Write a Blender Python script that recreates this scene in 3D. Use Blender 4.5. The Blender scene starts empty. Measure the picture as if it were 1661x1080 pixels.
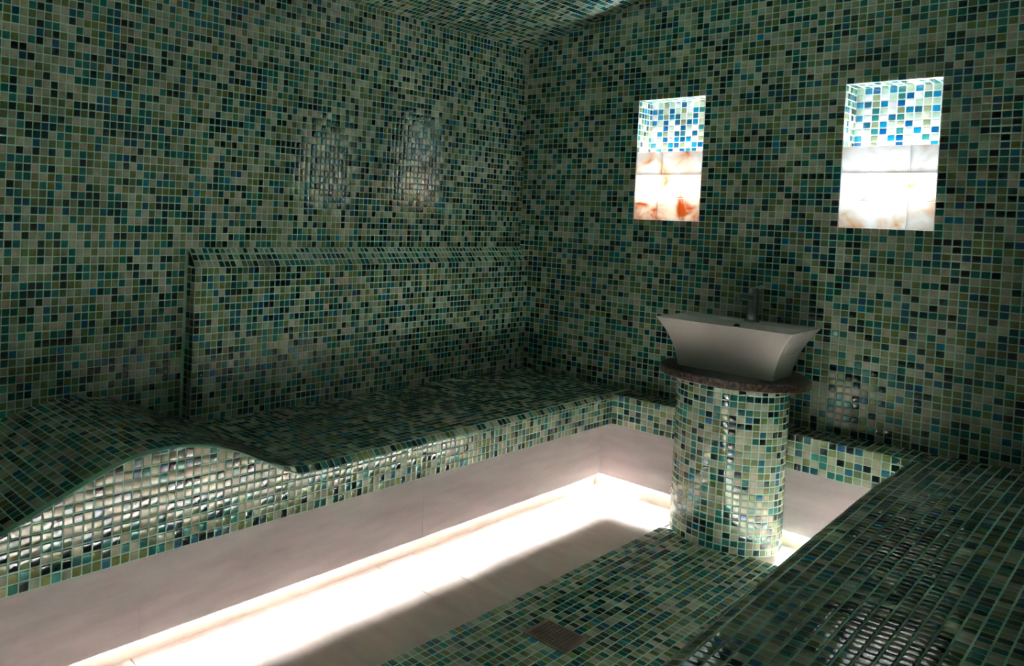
import bpy, math, random
import numpy as np
from mathutils import Matrix, Vector

# ------------------------------------------------------------------ camera, world, exposure
# All plan measures are in mosaic pitches (25 mm); floor at -44, corner of left and back wall at x = y = 0.
T = 0.025
ZF = -44.0
def W3(x, y, z): return np.array([x * T, y * T, (z - ZF) * T])

F, PX, PY = 1248.83, 411.75, 365.58
YAW, PITCH, ROLL = (math.radians(a) for a in (-51.807, -1.549, -2.365))
CAM = W3(87.44, -136.23, 2.587)
fwd = np.array([math.sin(YAW) * math.cos(PITCH), math.cos(YAW) * math.cos(PITCH), math.sin(PITCH)])
rgt = np.array([math.cos(YAW), -math.sin(YAW), 0.0])
dwn = np.cross(fwd, rgt)
rgt, dwn = math.cos(ROLL) * rgt + math.sin(ROLL) * dwn, -math.sin(ROLL) * rgt + math.cos(ROLL) * dwn

scene = bpy.context.scene
COL = scene.collection
cam_data = bpy.data.cameras.new('camera')
cam_data.sensor_fit = 'HORIZONTAL'
cam_data.sensor_width = 36.0
cam_data.lens = F / 1661.0 * 36.0
cam_data.shift_x = (830.5 - PX) / 1661.0
cam_data.shift_y = (PY - 540.0) / 1661.0
cam_data.clip_start = 0.02
camera = bpy.data.objects.new('camera', cam_data)
m = Matrix.Identity(4)
for r in range(3):
    m[r][0], m[r][1], m[r][2], m[r][3] = rgt[r], -dwn[r], -fwd[r], CAM[r]
camera.matrix_world = m
COL.objects.link(camera)
scene.camera = camera

world = bpy.data.worlds.new('world')
scene.world = world
world.use_nodes = True
world.node_tree.nodes['Background'].inputs[0].default_value = (0, 0, 0, 1)   # a closed room: no sky gets in

vs = scene.view_settings
vs.view_transform = 'Standard'
vs.look = 'None'
vs.gamma = 1.0
vs.use_curve_mapping = False
vs.exposure = 3.0

LED_LEFT, LED_BACK, LED_RIGHT = 85.0, 75.0, 290.0        # floor strips, emission strength
BULB_POWER = .24        # watt, bulb behind each stone lamp
UP_POWER = .8          # watt, the lamp at the top edge of the stones

# ------------------------------------------------------------------ materials
def srgb(c):
    return tuple((v / 255 / 12.92) if v / 255 <= .04045 else ((v / 255 + .055) / 1.055) ** 2.4 for v in c)

def new_mat(name):
    mt = bpy.data.materials.new(name); mt.use_nodes = True
    nt = mt.node_tree
    return mt, nt, nt.nodes['Principled BSDF']

def noise_color(nt, c1, c2, scale, detail=4, lo=.35, hi=.65, coord='Object', stretch=None):
    tc = nt.nodes.new('ShaderNodeTexCoord')
    src = tc.outputs[coord]
    if coord == 'Position':
        pass
    if stretch:
        mp = nt.nodes.new('ShaderNodeMapping'); mp.inputs['Scale'].default_value = stretch
        nt.links.new(src, mp.inputs['Vector']); src = mp.outputs[0]
    nz = nt.nodes.new('ShaderNodeTexNoise')
    nz.inputs['Scale'].default_value = scale; nz.inputs['Detail'].default_value = detail
    nt.links.new(src, nz.inputs['Vector'])
    rp = nt.nodes.new('ShaderNodeValToRGB')
    rp.color_ramp.elements[0].position = lo; rp.color_ramp.elements[0].color = (*c1, 1)
    rp.color_ramp.elements[1].position = hi; rp.color_ramp.elements[1].color = (*c2, 1)
    nt.links.new(nz.outputs['Fac'], rp.inputs['Fac'])
    return rp, nz

# glass mosaic colours: sRGB, share
PALETTE = [
    ('cream', (192, 192, 166), .14), ('sand', (170, 178, 152), .14), ('blush', (196, 182, 160), .02),
    ('sage', (140, 152, 116), .09), ('olive', (122, 134, 78), .11), ('moss', (106, 126, 86), .08),
    ('teal', (22, 108, 98), .11), ('sea', (50, 126, 122), .08), ('azure', (34, 94, 122), .045),
    ('petrol', (10, 66, 74), .09), ('navy', (10, 42, 62), .07), ('ink', (8, 28, 34), .04),
    ('pearl', (228, 224, 230), .0), ('mint', (178, 200, 176), .0), ('lagoon', (16, 128, 168), .008), ('cobalt', (12, 84, 134), .008)]
TILE_MATS = []
for nm, c, _ in PALETTE:
    mt, nt, b = new_mat('mosaic_' + nm)
    c = np.array(srgb(c))
    rp, nz = noise_color(nt, tuple(c * .80), tuple(np.minimum(c * 1.15, .9)), 30.0, 2)
    geo = nt.nodes.new('ShaderNodeNewGeometry')
    nt.links.new(geo.outputs['Position'], nz.inputs['Vector'])
    nt.links.new(rp.outputs[0], b.inputs['Base Color'])
    b.inputs['Roughness'].default_value = .075
    b.inputs['IOR'].default_value = 1.95
    TILE_MATS.append(mt)
SHARES = np.array([p[2] for p in PALETTE]); SHARES = SHARES / SHARES.sum()

def simple(name, c1, c2, scale, rough, lo=.35, hi=.65, bump=0, metallic=0, stretch=None, spec=.5):
    mt, nt, b = new_mat(name)
    rp, nz = noise_color(nt, srgb(c1), srgb(c2), scale, 5, lo, hi, stretch=stretch)
    nt.links.new(rp.outputs[0], b.inputs['Base Color'])
    b.inputs['Roughness'].default_value = rough
    b.inputs['Metallic'].default_value = metallic
    b.inputs['Specular IOR Level'].default_value = spec
    if bump:
        bp = nt.nodes.new('ShaderNodeBump'); bp.inputs['Strength'].default_value = bump; bp.inputs['Distance'].default_value = .002
        nt.links.new(nz.outputs['Fac'], bp.inputs['Height']); nt.links.new(bp.outputs[0], b.inputs['Normal'])
    return mt

M_GROUT = simple('grout', (168, 222, 200), (184, 232, 212), 60, .75)
M_PORC = simple('grey_porcelain', (186, 178, 182), (200, 192, 196), 5, .42, stretch=(1, 1, 6), spec=.35)
M_FLOORT = simple('floor_porcelain', (196, 176, 168), (210, 190, 182), 6, .38, stretch=(1, 3, 1), spec=.35)
M_NICHE = simple('niche_grout', (224, 230, 230), (232, 238, 238), 40, .7)
M_PLASTER = simple('recess_plaster', (214, 204, 190), (224, 214, 200), 14, .6)
M_CERAMIC = simple('white_ceramic', (226, 222, 220), (230, 226, 224), 8, .08)
M_CHROME = simple('dark_chrome', (196, 202, 206), (210, 214, 218), 20, .16, metallic=1)
M_HOLE = simple('black_hole', (6, 6, 6), (10, 10, 10), 20, .5)
M_GRATE = simple('bronze_steel', (124, 110, 98), (146, 130, 116), 40, .4, metallic=.5)
M_PIT = simple('drain_pit', (22, 20, 18), (34, 30, 26), 40, .8)

mt, nt, b = new_mat('brown_granite')
rp, nz = noise_color(nt, srgb((34, 29, 27)), srgb((124, 108, 98)), 90, 6, .40, .72)
nt.links.new(rp.outputs[0], b.inputs['Base Color']); b.inputs['Roughness'].default_value = .3
M_GRANITE = mt

def stone(name, c_low, c_high, vein, lo, hi, foot):
    mt = bpy.data.materials.new(name); mt.use_nodes = True
    nt = mt.node_tree; nt.nodes.clear()
    out = nt.nodes.new('ShaderNodeOutputMaterial')
    geo = nt.nodes.new('ShaderNodeNewGeometry')
    nz = nt.nodes.new('ShaderNodeTexNoise'); nz.inputs['Scale'].default_value = 11; nz.inputs['Detail'].default_value = 6
    nz.inputs['Distortion'].default_value = .6
    nt.links.new(geo.outputs['Position'], nz.inputs['Vector'])
    rp = nt.nodes.new('ShaderNodeValToRGB')
    e = rp.color_ramp.elements
    e[0].position = lo; e[0].color = (*srgb(c_low), 1)
    e[1].position = hi; e[1].color = (*srgb(vein), 1)
    mid = rp.color_ramp.elements.new((lo + hi) / 2); mid.color = (*srgb(c_high), 1)
    sx = nt.nodes.new('ShaderNodeSeparateXYZ'); nt.links.new(geo.outputs['Position'], sx.inputs[0])
    mr = nt.nodes.new('ShaderNodeMapRange')          # iron-stained foot of the stones
    mr.inputs[1].default_value = (7.5 - ZF) * T; mr.inputs[2].default_value = (3 - ZF) * T; mr.inputs[3].default_value = 0; mr.inputs[4].default_value = foot
    nt.links.new(sx.outputs[2], mr.inputs[0])
    ad = nt.nodes.new('ShaderNodeMath'); ad.operation = 'ADD'
    nt.links.new(nz.outputs['Fac'], ad.inputs[0]); nt.links.new(mr.outputs[0], ad.inputs[1]); nt.links.new(ad.outputs[0], rp.inputs['Fac'])
    tr = nt.nodes.new('ShaderNodeBsdfTranslucent'); df = nt.nodes.new('ShaderNodeBsdfDiffuse')
    mx = nt.nodes.new('ShaderNodeMixShader'); mx.inputs[0].default_value = .35
    tm = nt.nodes.new('ShaderNodeMix'); tm.data_type = 'RGBA'; tm.blend_type = 'MULTIPLY'; tm.inputs[0].default_value = 1.0
    tm.inputs[7].default_value = (.15, .15, .15, 1)         # a thick stone lets only part of the light through
    nt.links.new(rp.outputs[0], tm.inputs[6])
    nt.links.new(tm.outputs[2], tr.inputs[0]); nt.links.new(rp.outputs[0], df.inputs[0])
    nt.links.new(tr.outputs[0], mx.inputs[1]); nt.links.new(df.outputs[0], mx.inputs[2])
    nt.links.new(mx.outputs[0], out.inputs[0])
    return mt
M_STONE_ORANGE = stone('orange_veined_stone', (242, 232, 222), (240, 208, 176), (200, 84, 28), .44, .70, .16)
M_STONE_PALE = stone('pale_stone', (238, 234, 228), (216, 204, 190), (196, 140, 84), .44, .74, .12)

def emission(name, col, strength):
    mt = bpy.data.materials.new(name); mt.use_nodes = True
    nt = mt.node_tree; nt.nodes.clear()
    out = nt.nodes.new('ShaderNodeOutputMaterial'); em = nt.nodes.new('ShaderNodeEmission')
    nz = nt.nodes.new('ShaderNodeTexNoise'); nz.inputs['Scale'].default_value = 3
    mxc = nt.nodes.new('ShaderNodeMix'); mxc.data_type = 'RGBA'; mxc.inputs[0].default_value = .03
    mxc.inputs[6].default_value = (*col, 1); nt.links.new(nz.outputs['Color'], mxc.inputs[7])
    nt.links.new(mxc.outputs[2], em.inputs[0]); em.inputs[1].default_value = strength
    nt.links.new(em.outputs[0], out.inputs[0])
    return mt
M_LED_L = emission('led_diffuser', (.98, 1.0, .96), LED_LEFT)
M_LED_B = emission('led_diffuser_back', (.98, 1.0, .96), LED_BACK)
M_LED_R = emission('led_diffuser_right', (.88, 1.0, .97), LED_RIGHT)

# ------------------------------------------------------------------ helpers
LOC = {}
def setp(o, label=None, cat=None, group=None, kind=None):
    if label: o['label'] = label
    if cat: o['category'] = cat
    if group: o['group'] = group
    if kind: o['kind'] = kind
    return o

def thing(name, base, label, cat, group=None):
    o = bpy.data.objects.new(name, None); COL.objects.link(o)
    o.empty_display_size = .05
    o.location = Vector(W3(*base)); LOC[o] = W3(*base)
    return setp(o, label, cat, group)

def mesh_obj(name, verts, faces, mat, parent=None, smooth=False, kind=None):
    """verts in pitch units (N,3); one object."""
    v = np.array(verts, float) * T; v[:, 2] -= ZF * T
    base = LOC[parent] if parent is not None and parent in LOC else np.zeros(3)
    me = bpy.data.meshes.new(name)
    if parent is None:
        base = np.array([(v[:, 0].min() + v[:, 0].max()) / 2, (v[:, 1].min() + v[:, 1].max()) / 2, v[:, 2].min()])
    me.from_pydata((v - base).tolist(), [], [list(f) for f in faces])
    me.materials.append(mat)
    if smooth: me.polygons.foreach_set('use_smooth', [True] * len(me.polygons))
    me.update()
    o = bpy.data.objects.new(name, me); COL.objects.link(o)
    if parent is not None:
        o.parent = parent
    else:
        o.location = Vector(base)
    LOC[o] = base
    if kind: o['kind'] = kind
    return o

class MB:
    def __init__(s): s.v = []; s.f = []
    def box(s, x0, x1, y0, y1, z0, z1):
        n = len(s.v)
        s.v += [(x, y, z) for z in (z0, z1) for y in (y0, y1) for x in (x0, x1)]
        s.f += [[n + i for i in q] for q in ((0, 2, 3, 1), (4, 5, 7, 6), (0, 1, 5, 4), (2, 6, 7, 3), (0, 4, 6, 2), (1, 3, 7, 5))]
        return s
    def prism_x(s, poly, x0, x1):          # polygon in (y,z), counter-clockwise seen from +x
        n = len(s.v); k = len(poly)
        s.v += [(x0, y, z) for y, z in poly] + [(x1, y, z) for y, z in poly]
        s.f += [[n + i for i in range(k)][::-1], [n + k + i for i in range(k)]]
        s.f += [[n + i, n + (i + 1) % k, n + k + (i + 1) % k, n + k + i] for i in range(k)]
        return s
    def prism_y(s, poly, y0, y1):          # polygon in (x,z)
        n = len(s.v); k = len(poly)
        s.v += [(x, y0, z) for x, z in poly] + [(x, y1, z) for x, z in poly]
        s.f += [[n + i for i in range(k)], [n + k + i for i in range(k)][::-1]]
        s.f += [[n + (i + 1) % k, n + i, n + k + i, n + k + (i + 1) % k] for i in range(k)]
        return s
    def rings(s, rings, cap0=True, cap1=True):
        n = len(s.v); k = len(rings[0])
        for r in rings: s.v += [tuple(p) for p in r]
        for j in range(len(rings) - 1):
            a, b2 = n + j * k, n + (j + 1) * k
            s.f += [[a + i, a + (i + 1) % k, b2 + (i + 1) % k, b2 + i] for i in range(k)]
        if cap0: s.f.append([n + i for i in range(k)][::-1])
        if cap1: s.f.append([n + (len(rings) - 1) * k + i for i in range(k)])
        return s
    def tube(s, p0, p1, r0, r1=None, n=20):
        p0, p1 = np.array(p0, float), np.array(p1, float); r1 = r0 if r1 is None else r1
        d = (p1 - p0) / np.linalg.norm(p1 - p0)
        a = np.cross(d, (0, 0, 1) if abs(d[2]) < .9 else (1, 0, 0)); a /= np.linalg.norm(a); c = np.cross(d, a)
        t = [2 * math.pi * i / n for i in range(n)]
        return s.rings([[p + r * (math.cos(q) * a + math.sin(q) * c) for q in t] for p, r in ((p0, r0), (p1, r1))])
    def build(s, name, mat, parent=None, smooth=False, kind=None):
        return mesh_obj(name, s.v, s.f, mat, parent, smooth, kind)

def bevel(o, w, seg=2):
    md = o.modifiers.new('bevel', 'BEVEL'); md.width = w * T; md.segments = seg; md.limit_method = 'ANGLE'
    return o

# ------------------------------------------------------------------ mosaic tiles
GAP = .07; HGT = .075; RIM = .10; DOME = .035
g = .5 - GAP
_p = np.array([-g, -g + RIM, g - RIM, g])
UV = np.array([(u, v) for v in _p for u in _p])                              # 16 points
INNER = np.array([1 if (abs(u) < g - 1e-6 and abs(v) < g - 1e-6) else 0 for u, v in UV])
LN = np.zeros((16, 3))
for i, (u, v) in enumerate(UV):
    if INNER[i]: n = np.array([DOME * np.sign(u), DOME * np.sign(v), 1])
    else: n = np.array([(np.sign(u) if abs(u) > g - 1e-6 else 0) * .9 + DOME * np.sign(u), (np.sign(v) if abs(v) > g - 1e-6 else 0) * .9 + DOME * np.sign(v), 1])
    LN[i] = n / np.linalg.norm(n)
QUADS = np.array([(j * 4 + i, j * 4 + i + 1, (j + 1) * 4 + i + 1, (j + 1) * 4 + i) for j in range(3) for i in range(3)])
SHARED = []
for k, mt in enumerate(TILE_MATS):
    me = bpy.data.meshes.new('mosaic_tile')
    vv = np.concatenate([UV, (INNER * HGT)[:, None]], 1)
    me.from_pydata(vv.tolist(), [], QUADS.tolist()); me.materials.append(mt)
    me.polygons.foreach_set('use_smooth', [True] * 9)
    me.normals_split_custom_set_from_vertices(LN.tolist()); me.update()
    SHARED.append(me)

rng = np.random.default_rng(11)

def project(P):
    q = P - CAM
    d = q @ fwd
    dd = np.where(d > .02, d, np.nan)
    return np.stack([PX + F * (q @ rgt) / dd, PY + F * (q @ dwn) / dd], -1)

class Tiles:
    """collects quads (pitch units): corners c00, c10, c11, c01 with the outward normal = (c10-c00)x(c01-c00)"""
    def __init__(s): s.q = []; s.c = []
    def add(s, a, b, c, d, col=None):
        s.q.append((a, b, c, d)); s.c.append(-1 if col is None else col)
    def grid(s, fn, us, vs, skip=None, flip=False):
        """fn(u, v) -> point; us, vs lists of grid lines"""
        for i in range(len(us) - 1):
            for j in range(len(vs) - 1):
                if skip and skip((us[i] + us[i + 1]) / 2, (vs[j] + vs[j + 1]) / 2): continue
                q = [fn(us[i], vs[j]), fn(us[i + 1], vs[j]), fn(us[i + 1], vs[j + 1]), fn(us[i], vs[j + 1])]
                if flip: q = [q[1], q[0], q[3], q[2]]
                s.add(*q)
    def build(s, parent, keep=300):
        q = np.array(s.q, float)
        q = q * T; q[:, :, 2] -= ZF * T
        n = len(q)
        col = np.array(s.c)
        rnd = rng.choice(len(PALETTE), n, p=SHARES)
        col = np.where(col < 0, rnd, col)
        ctr = q.mean(1)
        U = (q[:, 1] - q[:, 0] + q[:, 2] - q[:, 3]) / 2
        V = (q[:, 3] - q[:, 0] + q[:, 2] - q[:, 1]) / 2
        N = np.cross(U, V); N /= np.linalg.norm(N, axis=1)[:, None]
        # tiles are set by hand: each one leans a little
        tilt = rng.normal(0, .007, (n, 2))
        # picture size of each tile, for choosing those built one by one
        pp = project(q)
        x, y = pp[..., 0], pp[..., 1]
        area = .5 * np.abs((x[:, 0] - x[:, 2]) * (y[:, 1] - y[:, 3]) - (x[:, 1] - x[:, 3]) * (y[:, 0] - y[:, 2]))
        seen = (((CAM - ctr) * N).sum(1) > 0) & (x.min(1) > -2) & (x.max(1) < 1663) & (y.min(1) > -2) & (y.max(1) < 1082) & np.isfinite(area)
        score = np.where(seen, area, 0)
        score = np.nan_to_num(score)
        order = np.argsort(-score)
        solo = np.zeros(n, bool)
        if n <= keep + 20: solo[:] = True
        else: solo[order[:keep]] = True; solo &= score > 0
        base = LOC[parent]
        for i in np.where(solo)[0]:
            o = bpy.data.objects.new('mosaic_tile', SHARED[col[i]])
            nn = N[i] + tilt[i, 0] * U[i] / T + tilt[i, 1] * V[i] / T
            para = np.abs(q[i, 0] + q[i, 2] - q[i, 1] - q[i, 3]).max() < .004
            if para:
                ti = tilt[i]
                u2 = U[i] - N[i] * ti[0] * T; v2 = V[i] - N[i] * ti[1] * T
                c = ctr[i] - base
                M = Matrix(((u2[0], v2[0], nn[0] * T, c[0]), (u2[1], v2[1], nn[1] * T, c[1]), (u2[2], v2[2], nn[2] * T, c[2]), (0, 0, 0, 1)))
                o.matrix_basis = M
            else:                                   # cut tile with a shape of its own
                vtx, nrm = s.patch(q[i:i + 1], N[i:i + 1], U[i:i + 1], V[i:i + 1], tilt[i:i + 1])
                c = ctr[i]
                me = bpy.data.meshes.new('mosaic_tile'); me.from_pydata((vtx - c).tolist(), [], QUADS.tolist())
                me.materials.append(TILE_MATS[col[i]]); me.polygons.foreach_set('use_smooth', [True] * 9)
                me.normals_split_custom_set_from_vertices(nrm.tolist()); me.update()
                o.data = me; o.location = Vector(c - base)
            COL.objects.link(o); o.parent = parent
        r = ~solo
        if r.any():
            vtx, nrm = s.patch(q[r], N[r], U[r], V[r], tilt[r])
            k = r.sum()
            me = bpy.data.meshes.new('mosaic_tiling')
            me.vertices.add(16 * k); me.vertices.foreach_set('co', (vtx - base).astype(np.float32).ravel())
            loops = (QUADS[None] + 16 * np.arange(k)[:, None, None]).ravel().astype(np.int32)
            me.loops.add(len(loops)); me.loops.foreach_set('vertex_index', loops)
            me.polygons.add(9 * k)
            me.polygons.foreach_set('loop_start', np.arange(9 * k, dtype=np.int32) * 4)
            for mt in TILE_MATS: me.materials.append(mt)
            me.polygons.foreach_set('material_index', np.repeat(col[r], 9).astype(np.int32))
            me.update(calc_edges=True)
            me.polygons.foreach_set('use_smooth', np.ones(9 * k, bool))
            me.normals_split_custom_set_from_vertices(nrm.tolist()); me.update()
            o = bpy.data.objects.new('mosaic_tiling', me); COL.objects.link(o); o.parent = parent
            o['kind'] = 'stuff'
    @staticmethod
    def patch(q, N, U, V, tilt):
        u = UV[:, 0] + .5; v = UV[:, 1] + .5
        w = np.stack([(1 - u) * (1 - v), u * (1 - v), u * v, (1 - u) * v], 0)       # 4,16
        P = np.einsum('nkc,kp->npc', q, w)
        h = INNER * HGT
        P = P + N[:, None, :] * (h[None] - (tilt[:, :1] * UV[None, :, 0] + tilt[:, 1:] * UV[None, :, 1]) * 1.0)[:, :, None] * T
        Uh = U / np.linalg.norm(U, axis=1)[:, None]; Vh = np.cross(N, Uh)
        a = LN[None, :, 0] + tilt[:, :1]; b = LN[None, :, 1] + tilt[:, 1:]
        nr = a[..., None] * Uh[:, None] + b[..., None] * Vh[:, None] + LN[None, :, 2:] * N[:, None]
        nr /= np.linalg.norm(nr, axis=2)[..., None]
        return P.reshape(-1, 3), nr.reshape(-1, 3)

def lines(a, b, n=None):
    n = n or max(1, round(abs(b - a)))
    return [a + (b - a) * i / n for i in range(n + 1)]

# ------------------------------------------------------------------ the room
XR, YN = 100.0, -150.0          # right wall, wall behind the camera
BX, BZ, BB = 23.3, -27.2, -32.3  # left bench: front, seat height, underside of its mosaic nose
LY = -6.3                        # ledge front
RX = 62.0                        # right bench front
def ceil_z(x): return 35.2 + .27 * min(x, XR - x)

# floor slab, porcelain border, mosaic field
floor = mesh_obj('floor', *[(lambda m_: (m_.v, m_.f))(MB().box(-6, XR + 6, YN - 6, 10, ZF - 6, ZF - .7))][0], M_PLASTER, None, kind='structure')
ZB = ZF - .3                     # porcelain border lies a little below the mosaic field
FX0, FY0 = 35.5, -13.7
def slab(x0, x1, y0, y1):
    o = MB().box(x0 + .06, x1 - .06, y0 + .06, y1 - .06, ZF - .7, ZB).build('floor_slab', M_FLOORT, floor)
    return bevel(o, .08, 1)
for a, b_ in ((-149.5, -96.8), (-96.8, -60.2), (-60.2, -53), (-53, FY0)):
    slab(19.0, FX0, a, b_)
for a, b_ in ((19.0, FX0), (FX0, RX + 3.0)):
    slab(a, b_, FY0, -3.2)
FX1 = FX0 + 19                   # the field ends before the right bench, as it does before the left one
for a, b_ in ((-149.5, -96.8), (-96.8, -53), (-53, FY0)):
    slab(FX1, RX + 3, a, b_)
MB().box(FX0, FX1, YN, FY0, ZF - .7, ZF + .02).build('mortar_bed', M_GROUT, floor)
DX0, DX1, DY0, DY1 = FX0 + 5, FX0 + 10, FY0 - 45, FY0 - 40
ft = Tiles()
ft.grid(lambda u, v: (u, v, ZF + .03), lines(FX0, FX1), lines(FY0, FY0 - 125), flip=True,
        skip=lambda u, v: (DX0 < u < DX1 and DY0 < v < DY1) or (u - 42.5) ** 2 + (v + 9) ** 2 < 49)
ft.build(floor)

# left wall
wall_l = MB().box(-6, 0, YN - 6, 6, ZF, 40).build('wall_left', M_GROUT, None, kind='structure')
t = Tiles()
def left_skip(u, v):
    if u > -78.6 and v < -4.2: return True
    return v < -29
t.grid(lambda u, v: (0, u, v), lines(0, -128), [35.2 - i * .996 for i in range(66)], skip=left_skip)
t.build(wall_l)

# back wall with two openings
N1 = (22.12, 32.85); N2 = (51.8, 62.45); NZ = (2.85, 23.5); ND = 5.0; LIN = .5
w = MB()
h0, h1 = NZ[0] - LIN, NZ[1] + LIN
w.box(-6, XR + 6, 0, 9, ZF, h0); w.box(-6, XR + 6, 0, 9, h1, 56)
for a, b_ in ((-6, N1[0] - LIN), (N1[1] + LIN, N2[0] - LIN), (N2[1] + LIN, XR + 6)): w.box(a, b_, 0, 9, h0, h1)
wall_b = w.build('wall_back', M_GROUT, None, kind='structure')
xs = lines(0, N1[0], 22) + lines(*N1, 11)[1:] + lines(N1[1], N2[0], 19)[1:] + lines(*N2, 11)[1:] + lines(N2[1], 100, 38)[1:]
zs = lines(-27.2, NZ[0], 30) + lines(*NZ, 21)[1:] + [NZ[1] + i for i in range(1, 27)]
t = Tiles()
t.grid(lambda u, v: (u, 0, v), xs, zs,
       skip=lambda u, v: (NZ[0] < v < NZ[1] and (N1[0] < u < N1[1] or N2[0] < u < N2[1])) or v > ceil_z(u) + .3 or (u < 2 and v < -6))
t.build(wall_b)

# ceiling: two slopes
c = MB().prism_y([(-6, ceil_z(-6)), (XR / 2, ceil_z(XR / 2)), (XR + 6, ceil_z(XR + 6)), (XR + 6, 60), (-6, 60)], YN - 6, 6)
ceiling = c.build('ceiling', M_GROUT, None, kind='structure')
t = Tiles()
cl = math.hypot(1, .27)
us = [i / cl for i in range(int(XR / 2 * cl))]
t.grid(lambda u, v: (u, v, ceil_z(u)), us, lines(0, -100))
t.grid(lambda u, v: (XR - u, v, ceil_z(u)), us, lines(0, -100), flip=True)
t.build(ceiling)

# the two walls the photograph does not show
wall_r = MB().box(XR, XR + 6, YN - 6, 6, ZF, 40).build('wall_right', M_GROUT, None, kind='structure')
t = Tiles(); t.grid(lambda u, v: (XR, u, v), lines(0, -110), lines(-27, 35), flip=False); t.build(wall_r, 0)
wall_f = MB().box(-6, XR + 6, YN - 6, YN, ZF, 56).build('wall_front', simple('front_mosaic_far', (40, 74, 68), (120, 120, 104), 45, .3), None, kind='structure')

# ------------------------------------------------------------------ left bench with the wave
PROF = [(-150, -26.5), (-140, -28.0), (-130, -29.4), (-120, -29.0), (-112.3, -27.0), (-109.6, -25.9), (-106.8, -24.8), (-103.9, -23.7), (-100.8, -22.6),
        (-97.4, -21.95), (-93.9, -21.95), (-90.1, -22.5), (-86, -23.9), (-82.5, -25.6), (-80, -26.6), (-77.5, -27.1), (-74, BZ), (0, BZ)]
def smooth_profile(prof, n=600):
    y = np.array([p[0] for p in prof]); z = np.array([p[1] for p in prof])
    yy = np.linspace(y[0], y[-1], n); zz = np.interp(yy, y, z)
    k = np.ones(11) / 11; zp = np.pad(zz, 5, mode='edge'); zz = np.convolve(zp, k, 'valid')
    return yy, zz
LYY, LZZ = smooth_profile(PROF)
def lz(y): return float(np.interp(y, LYY, LZZ))
def arc_lines(yy, zz, end, start=0.0):
    """grid lines every pitch of arc length, from the back wall towards the camera"""
    out = [start]; s_ = 0; last = start
    ys = np.arange(start, end, -.05)
    z = np.interp(ys, yy, zz)
    d = np.hypot(np.diff(ys), np.diff(z)); cum = np.concatenate([[0], np.cumsum(d)])
    n = int(cum[-1])
    return list(np.interp(np.arange(n + 1), cum, ys))

bench_l = thing('mosaic_bench', (12, -75, ZF), 'long green mosaic bench with a wavy hump and raised backrest along the left wall', 'bench')
CH = .7
def chamf(y): return CH * min(1, max(.08, (y + 82) / 4))
yy = [y for y in np.linspace(YN, 0, 260)]
poly_rings = []
for y in yy:
    z = lz(y); c_ = chamf(y)
    poly_rings.append([(.1, y, BB), (BX, y, BB), (BX, y, z - c_), (BX - c_, y, z), (.1, y, z)])
mb = MB(); n = 0
mb.rings(poly_rings); mb.build('body', M_GROUT, bench_l)
MB().box(.1, 19.9, YN, 0, ZB, BB).build('base', M_PLASTER, bench_l)
seams = [YN, -140.6, -96.8, -53.0, -5.55]
for i in range(len(seams) - 1):
    bevel(MB().box(21.1, 21.35, seams[i], seams[i + 1], -41.7, BB).build('skirting_panel', M_PORC, bench_l), .05, 1)
t = Tiles()
yl = arc_lines(LYY, LZZ, -128)
t.grid(lambda u, v: (u, v, lz(v)), lines(0, BX - CH, 23), yl, flip=True, skip=lambda u, v: u < 2 and v > -78.6)
for i in range(len(yl) - 1):                                     # slanted nose row
    a, b_ = yl[i], yl[i + 1]
    if b_ > -80.5 and (a + b_) / 2 < LY:
        t.add((BX, b_, lz(b_) - chamf(b_)), (BX, a, lz(a) - chamf(a)), (BX - chamf(a), a, lz(a)), (BX - chamf(b_), b_, lz(b_)))
fy = lines(LY, -128 + .7 , 121)
for i in range(len(fy) - 1):
    y1, y0 = fy[i], fy[i + 1]
    t0, t1 = lz(y0) - chamf(y0), lz(y1) - chamf(y1)
    z = BB
    while z < max(t0, t1) - .15:
        za0, za1 = min(z, t0 - .02), min(z, t1 - .02)
        zb0, zb1 = min(z + 1, t0), min(z + 1, t1)
        if abs(t0 - z - 1) < .25 and t0 - z > .7: zb0 = t0
        if abs(t1 - z - 1) < .25 and t1 - z > .7: zb1 = t1
        if (zb0 - za0) + (zb1 - za1) > .5:
            t.add((BX, y0, za0), (BX, y1, za1), (BX, y1, zb1), (BX, y0, zb0))
        z += 1
        if min(t0, t1) - z < .25 and abs(t0 - t1) < .05: break
t.build(bench_l)

# backrest
RY = -78.6
RT, RF, RD = -3.6, -6.2, 2.0
backrest = MB().prism_y([(0.1, BZ), (RD, BZ), (RD, RF), (.1, RT)], RY, -.1).build('backrest', M_GROUT, bench_l)
backrest['label'] = 'raised backrest with a slanted top'
t = Tiles()
ry = lines(0, RY, 79)
t.grid(lambda u, v: (RD, u, v), ry, lines(BZ, RF, 21), flip=True)
t.grid(lambda u, v: (RD * (1 - v), u, RF + (RT - RF) * v), ry, lines(0, 1, 3), flip=True)
t.grid(lambda u, v: (u, RY, v), lines(0.02, RD, 2), lines(BZ, RF, 21))
t.add((0.02, RY, RF), (RD, RY, RF), (RD * .5, RY, RF * .5 + RT * .5), (.02, RY, RT))
t.build(backrest)

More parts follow.
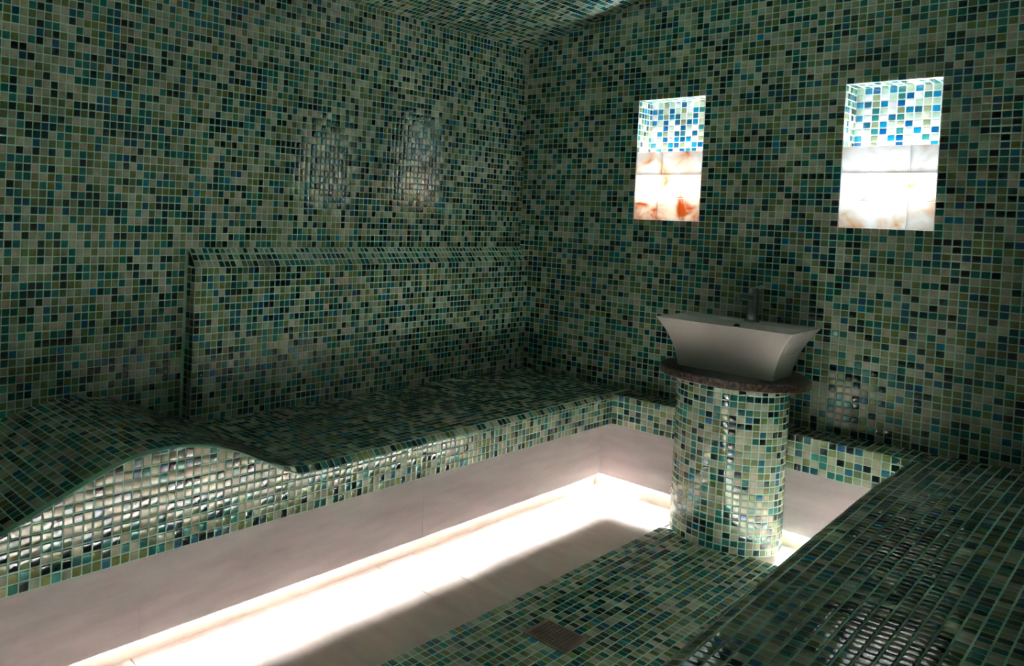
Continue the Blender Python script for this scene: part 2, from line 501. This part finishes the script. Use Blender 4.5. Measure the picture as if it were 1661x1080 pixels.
# ------------------------------------------------------------------ ledge along the back wall
ledge = thing('mosaic_ledge', (43, -3, ZF), 'narrow mosaic ledge along the back wall behind the basin column', 'ledge')
CX, CY, CR, CT = 42.4, -9.0, 7.1, -20.35
incol = lambda u, v: (u - CX) ** 2 + (v - CY) ** 2 < (CR - .1) ** 2
MB().box(BX, RX + 2, LY, 0, BB, BZ - .02).build('body', M_GROUT, ledge)
MB().box(19.9, RX + 3, -4.2, 0, ZB, BB).build('base', M_PLASTER, ledge)
hw = math.sqrt(CR ** 2 - (LY + .5 - CY) ** 2)
for a, b_ in ((21.35, CX - hw - .02), (CX + hw + .02, RX + 1.2)):
    bevel(MB().box(a, b_, -5.8, -5.55, -41.5, BB).build('skirting_panel', M_PORC, ledge), .05, 1)
t = Tiles()
lx = lines(BX, RX + 1.8, 41)
t.grid(lambda u, v: (u, v, BZ), lx, lines(LY, 0, 6), skip=incol)
t.grid(lambda u, v: (u, LY, v), lx, lines(BB, BZ, 5), skip=lambda u, v: incol(u, LY))
t.build(ledge)

# ------------------------------------------------------------------ right bench
RPROF = [(-150, -31.5), (-95, -31.3), (-80, -30.4), (-62, -29.3), (-45, -28.4), (-24, -27.4), (-9, BZ), (0, BZ)]
RYY, RZZ = smooth_profile(RPROF)
def rz(y): return float(np.interp(y, RYY, RZZ))
bench_r = thing('mosaic_bench', (81, -75, ZF), 'dark mosaic bench in the right foreground with a rounded front edge', 'bench')
# rounded nose: (x offset, z offset)
TILT = .04                       # the seat falls towards its front edge
NOSE = [(0, -1.9), (.18, -1.05), (.75, -.35), (1.65, 0)]
rr = []
for y in np.linspace(YN, 0, 120):
    z = rz(y)
    rr.append([(XR, y, BB - 3), (XR, y, z + (XR - RX - 1.65) * TILT)] + [(RX + a, y, z + b_) for a, b_ in NOSE[::-1]] + [(RX, y, BB - 3)])
m_ = MB().rings(rr); m_.f = [f[::-1] for f in m_.f]; m_.build('body', M_GROUT, bench_r)
MB().box(RX + 2.7, XR, YN, 0, ZF, BB - 3).build('base', M_PLASTER, bench_r)
for a, b_ in ((YN, -107), (-107, -63), (-63, -19), (-19, -5.9)):
    bevel(MB().box(RX + 1, RX + 1.25, a, b_, -41.7, BB - 3).build('skirting_panel', M_PORC, bench_r), .05, 1)
t = Tiles()
yr = arc_lines(RYY, RZZ, -128)
t.grid(lambda u, v: (u, v, rz(v) + (u - RX - 1.65) * TILT), [RX + 1.65 + i for i in range(37)], yr, flip=True)
for k in range(3):
    a, b_ = NOSE[k], NOSE[k + 1]
    t.grid(lambda u, v: (RX + a[0] + (b_[0] - a[0]) * u, v, rz(v) + a[1] + (b_[1] - a[1]) * u), [0, 1], yr, flip=True)
t.grid(lambda u, v: (RX, v, BB - 3 + u * (rz(v) - 1.9 - BB + 3)), lines(0, 1, 3), yr, flip=True)
t.build(bench_r)

# ------------------------------------------------------------------ LED strips in the recesses
def led(label, side, p, q0, q1, z, mat):
    """profile with a diffuser in its open front; side: +x, -x or -y, p = rear plane"""
    D, h = .25, .07
    def box(n0, n1, z0, z1):
        if side == '+x': return MB().box(p + n0, p + n1, q0, q1, z0, z1)
        if side == '-x': return MB().box(p - n1, p - n0, q0, q1, z0, z1)
        return MB().box(q0, q1, p - n1, p - n0, z0, z1)
    base = {'+x': (p, (q0 + q1) / 2, z - h), '-x': (p, (q0 + q1) / 2, z - h), '-y': ((q0 + q1) / 2, p, z - h)}[side]
    r = thing('led_strip', base, label, 'light strip', 'floor light strips under the benches')
    box(D - .1, D, z - h, z + h).build('diffuser', mat, r)
    ch = box(0, D - .1, z - h, z + h)
    for z0, z1 in ((z + h, z + h + .03), (z - h - .03, z - h)):
        m2 = box(0, D + .01, z0, z1); n = len(ch.v); ch.v += m2.v; ch.f += [[i + n for i in f] for f in m2.f]
    ch.build('channel', M_PLASTER, r)
    return r
led('white floor light strip hidden behind the grey skirting of the wavy left bench', '+x', 19.9, -148, -4.6, -41.33, M_LED_L)
led('white floor light strip hidden behind the grey skirting of the back ledge', '-y', -4.2, 20.3, 64.3, -41.2, M_LED_B)
led('white floor light strip hidden under the dark right bench', '-x', 64.7, -148, -4.6, -41.33, M_LED_R)

# ------------------------------------------------------------------ basin column, counter, basin, tap
column = thing('mosaic_column', (CX, CY, ZF), 'round mosaic column carrying the white basin', 'column')
NS = 45
ang = [2 * math.pi * i / NS for i in range(NS + 1)]
ring = lambda r, z, n=90: [(CX + r * math.cos(2 * math.pi * i / n), CY + r * math.sin(2 * math.pi * i / n), z) for i in range(n)]
MB().rings([ring(CR, ZF), ring(CR, CT)]).build('body', M_GROUT, column, smooth=False)
t = Tiles()
def col_skip(u, v):
    y = CY + CR * math.sin(u); return (y > LY and v < BZ and v > BB) or (y > -4.2 and v < BB) or y > 0
t.grid(lambda u, v: (CX + CR * math.cos(u), CY + CR * math.sin(u), v), ang, lines(ZF + .05, CT, 24), skip=col_skip)
t.build(column)

DR = 9.6
counter = MB().rings([ring(DR - .25, CT), ring(DR, CT + .2), ring(DR, CT + 1.15), ring(DR - .25, CT + 1.3)]).build('granite_counter', M_GRANITE)
setp(counter, 'round brown speckled granite slab between the column and the basin', 'countertop')
CZ = CT + 1.3

def rrect(w_, d_, cx, cy, z, r, n=6):
    pts = []
    for sx, sy, a0 in ((1, -1, -90), (1, 1, 0), (-1, 1, 90), (-1, -1, 180)):
        for i in range(n + 1):
            a = math.radians(a0 + 90 * i / n)
            pts.append((cx + sx * (w_ / 2 - r) + r * math.cos(a), cy + sy * (d_ / 2 - r) + r * math.sin(a), z))
    return pts
basin = thing('wash_basin', (CX, CY, CZ), 'white flared ceramic vessel basin on the granite slab', 'basin')
ZR = -11.97; WB, DB, WR, DRM = 12.7, 7.5, 18.1, 11.4
rings_ = []
for i in range(13):
    s_ = i / 12; f_ = .35 * s_ + .65 * s_ ** 2.3
    rings_.append(rrect(WB + (WR - WB) * f_, DB + (DRM - DB) * f_, CX, CY, CZ + (ZR - CZ) * s_, .28))
rings_.append(rrect(WR - .18, DRM - .18, CX, CY, ZR + .07, .25))
rings_.append(rrect(WR - .7, DRM - .7, CX, CY, ZR + .05, .25))
ICY = CY - .9
rings_.append(rrect(WR - 1.2, DRM - 3.0, CX, ICY, ZR - .15, .5))
rings_.append(rrect(WR - 2.2, DRM - 4.2, CX, ICY, ZR - 2.2, .9))
rings_.append(rrect(WR - 5.0, DRM - 6.4, CX, ICY, ZR - 4.6, 1.2))
rings_.append(rrect(2.0, 1.6, CX, ICY, ZR - 5.0, .7))
bowl = MB().rings(rings_).build('bowl', M_CERAMIC, basin, smooth=True)
md = bowl.modifiers.new('edge', 'EDGE_SPLIT'); md.split_angle = math.radians(38)
iy = ICY + (DRM - 3.0) / 2
MB().tube((CX - .9, iy - .08, ZR - .85), (CX - .9, iy - .45, ZR - .95), .42, .42, 18).build('overflow_hole', M_HOLE, basin)['label'] = 'black round overflow hole'
MB().tube((CX, ICY, ZR - 5.0), (CX, ICY, ZR - 4.8), .75, .65, 20).build('drain_plug', M_CHROME, basin)

TX, TY = CX + .75, -5.0
tap = thing('basin_tap', (TX, TY, ZR + .05), 'chrome mixer tap standing on the rear rim of the basin', 'tap')
MB().tube((TX, TY, ZR + .05), (TX, TY, ZR + .35), 1.0, .95, 24).build('base_ring', M_CHROME, tap, True).modifiers.new('e', 'EDGE_SPLIT')
MB().tube((TX, TY, ZR + .3), (TX, TY, ZR + 4.3), .72, .72, 24).build('body', M_CHROME, tap, True).modifiers.new('e', 'EDGE_SPLIT')
sp = MB().tube((TX, TY, ZR + 3.5), (TX - .6, TY - 4.0, ZR + 3.9), .48, .4, 18)
sp.tube((TX - .6, TY - 3.9, ZR + 4.0), (TX - .6, TY - 3.9, ZR + 3.1), .38, .36, 18)
sp.build('spout', M_CHROME, tap, True).modifiers.new('e', 'EDGE_SPLIT')
hd = MB().tube((TX, TY, ZR + 4.35), (TX, TY, ZR + 5.1), .74, .66, 24)
hd.tube((TX, TY, ZR + 4.9), (TX + 1.3, TY + .5, ZR + 5.5), .36, .3, 14)
hd.build('lever', M_CHROME, tap, True).modifiers.new('e', 'EDGE_SPLIT')

# ------------------------------------------------------------------ floor drain
drain = thing('floor_drain', ((DX0 + DX1) / 2, (DY0 + DY1) / 2, ZF), 'square bronze floor drain grate in the mosaic floor', 'drain')
MB().box(DX0, DX1, DY0, DY1, ZF - .3, ZF + .03).build('pit', M_PIT, drain)
fr = MB()
for bx in ((DX0, DX1, DY0, DY0 + .4), (DX0, DX1, DY1 - .4, DY1), (DX0, DX0 + .4, DY0 + .4, DY1 - .4), (DX1 - .4, DX1, DY0 + .4, DY1 - .4)): fr.box(*bx, ZF + .03, ZF + .16)
fr.build('frame', M_GRATE, drain)
for i in range(9):
    y = DY0 + .72 + i * .445
    MB().box(DX0 + .4, DX1 - .4, y - .11, y + .11, ZF + .03, ZF + .14).build('grate_bar', M_GRATE, drain)
for i in range(9):
    x = DX0 + .72 + i * .445
    MB().box(x - .07, x + .07, DY0 + .4, DY1 - .4, ZF + .03, ZF + .11).build('cross_bar', M_GRATE, drain)

# ------------------------------------------------------------------ niches and their stone lamps
IDX = {n_: i for i, (n_, _, _) in enumerate(PALETTE)}
PICK = {'W': ('pearl', 'pearl', 'cream'), 'G': ('mint', 'mint', 'sage'), 'B': ('lagoon', 'lagoon', 'sea'), 'D': ('cobalt', 'azure', 'cobalt')}
PAT1 = ['WGGGWDWGWBW', 'BDWDGGWBBBW', 'WBGBDWGDWWG', 'BGDWDGDBWWB', 'WWDGWDGWBBW', 'WBGWDBWDWBG', 'GGDGBDBWGWW', 'BWGBDGWBDWD', 'WBGDWDBDWBW']
PAT2 = ['GBDGBBGBWGW', 'GWGWGBDWBBG', 'BDGBWDWGWGB', 'GWBGWGBDGBW', 'BWBWDBGGWGG', 'WDGBGWDWGWD', 'GGBDWBGBWDW', 'BWGWBDGWBGB', 'DWGGWDWGWBW']
def niche(X, pat, label):
    x0, x1 = X; z0, z1 = NZ
    r = thing('wall_niche', ((x0 + x1) / 2, ND / 2, z0 - LIN), label, 'niche', 'lit niches in the back wall')
    lb = MB()
    lb.box(x0 - LIN, x0, .02, ND + LIN, z0 - LIN, z1 + LIN); lb.box(x1, x1 + LIN, .02, ND + LIN, z0 - LIN, z1 + LIN)
    lb.box(x0, x1, .02, ND + LIN, z1, z1 + LIN); lb.box(x0, x1, .02, ND + LIN, z0 - LIN, z0); lb.box(x0, x1, ND, ND + LIN, z0, z1)
    lb.build('lining', M_NICHE, r)
    t = Tiles(); rows = 9; rh = (z1 - 14.5) / rows
    cx_ = lines(x0, x1, 11)
    for j in range(rows):
        zt, zb = z1 - j * rh, z1 - (j + 1) * rh
        for i in range(11):
            col = IDX[PICK[pat[j][i]][(i * 7 + j * 3) % 3]]
            t.add((cx_[i], ND, zb), (cx_[i + 1], ND, zb), (cx_[i + 1], ND, zt), (cx_[i], ND, zt), col)
    zz = [z1 - j * rh for j in range(rows + 1)][::-1]; dd = lines(0.05, ND, 5)
    t.grid(lambda u, v: (x0, u, v), dd, zz)
    t.grid(lambda u, v: (x1, u, v), dd, zz, flip=True)
    t.grid(lambda u, v: (u, v, z1), cx_, dd, flip=True)
    t.build(r)
    return r
niche(N1, PAT1, 'tall lit wall niche nearer the corner, above the left half of the basin')
niche(N2, PAT2, 'tall lit wall niche farther from the corner, on the right')

def stone_lamp(X, rows, mat, label, warm):
    x0, x1 = X; z0 = NZ[0]; H = 14.55 - z0
    r = thing('stone_lamp', ((x0 + x1) / 2, .8, z0), label, 'lamp', 'glowing stone lamps in the niches')
    z = z0
    for frac, joints in rows:
        z2 = z + H * frac
        ed = [0] + joints + [1]
        for i in range(len(ed) - 1):
            a, b_ = x0 + (x1 - x0) * ed[i] + .008, x0 + (x1 - x0) * ed[i + 1] - .008
            f0 = .18 + .03 * random.Random(int(a * 100 + z * 7)).random()
            # block with a face, four cheeks and an open back towards the bulb
            zt, zb = z2 - .008, z + .008; e = .05
            v = [(a, f0 + .4, zb), (b_, f0 + .4, zb), (b_, f0 + .4, zt), (a, f0 + .4, zt),
                 (a, f0 + e, zb), (b_, f0 + e, zb), (b_, f0 + e, zt), (a, f0 + e, zt),
                 (a + e, f0, zb + e), (b_ - e, f0, zb + e), (b_ - e, f0, zt - e), (a + e, f0, zt - e)]
            f = [(8, 9, 10, 11)]
            for k in range(4):
                f.append((4 + k, 4 + (k + 1) % 4, 8 + (k + 1) % 4, 8 + k)); f.append((k, (k + 1) % 4, 4 + (k + 1) % 4, 4 + k))
            mesh_obj('stone_block', v, f, mat, r)
        z = z2
    def bulb(x, y, z, p, rad, colr):
        L = bpy.data.lights.new('bulb', 'POINT'); L.energy = p; L.shadow_soft_size = rad * T; L.color = colr
        o = bpy.data.objects.new('bulb', L); COL.objects.link(o); o.parent = r
        o.location = Vector(W3(x, y, z) - LOC[r])
    bulb((x0 + x1) / 2 - .1, 3.6, z0 + H * .52, BULB_POWER, .8, warm)
    A = bpy.data.lights.new('uplight', 'AREA'); A.shape = 'RECTANGLE'; A.size = 8 * T; A.size_y = 1.6 * T; A.energy = UP_POWER; A.color = (.80, .88, 1.0)
    o = bpy.data.objects.new('uplight', A); COL.objects.link(o); o.parent = r
    o.location = Vector(W3((x0 + x1) / 2, 3.4, z0 + 2.5) - LOC[r]); o.rotation_euler = (math.pi, 0, 0)
    return r
stone_lamp(N1, [(.32, [.36, .70]), (.34, [.69]), (.34, [.40])], M_STONE_ORANGE, 'glowing stone block lamp with orange veins in the niche nearer the corner', (1, .94, .86))
stone_lamp(N2, [(.33, [.72]), (.34, [.27]), (.33, [.72])], M_STONE_PALE, 'glowing pale stone block lamp in the niche on the right', (1, .95, .9))
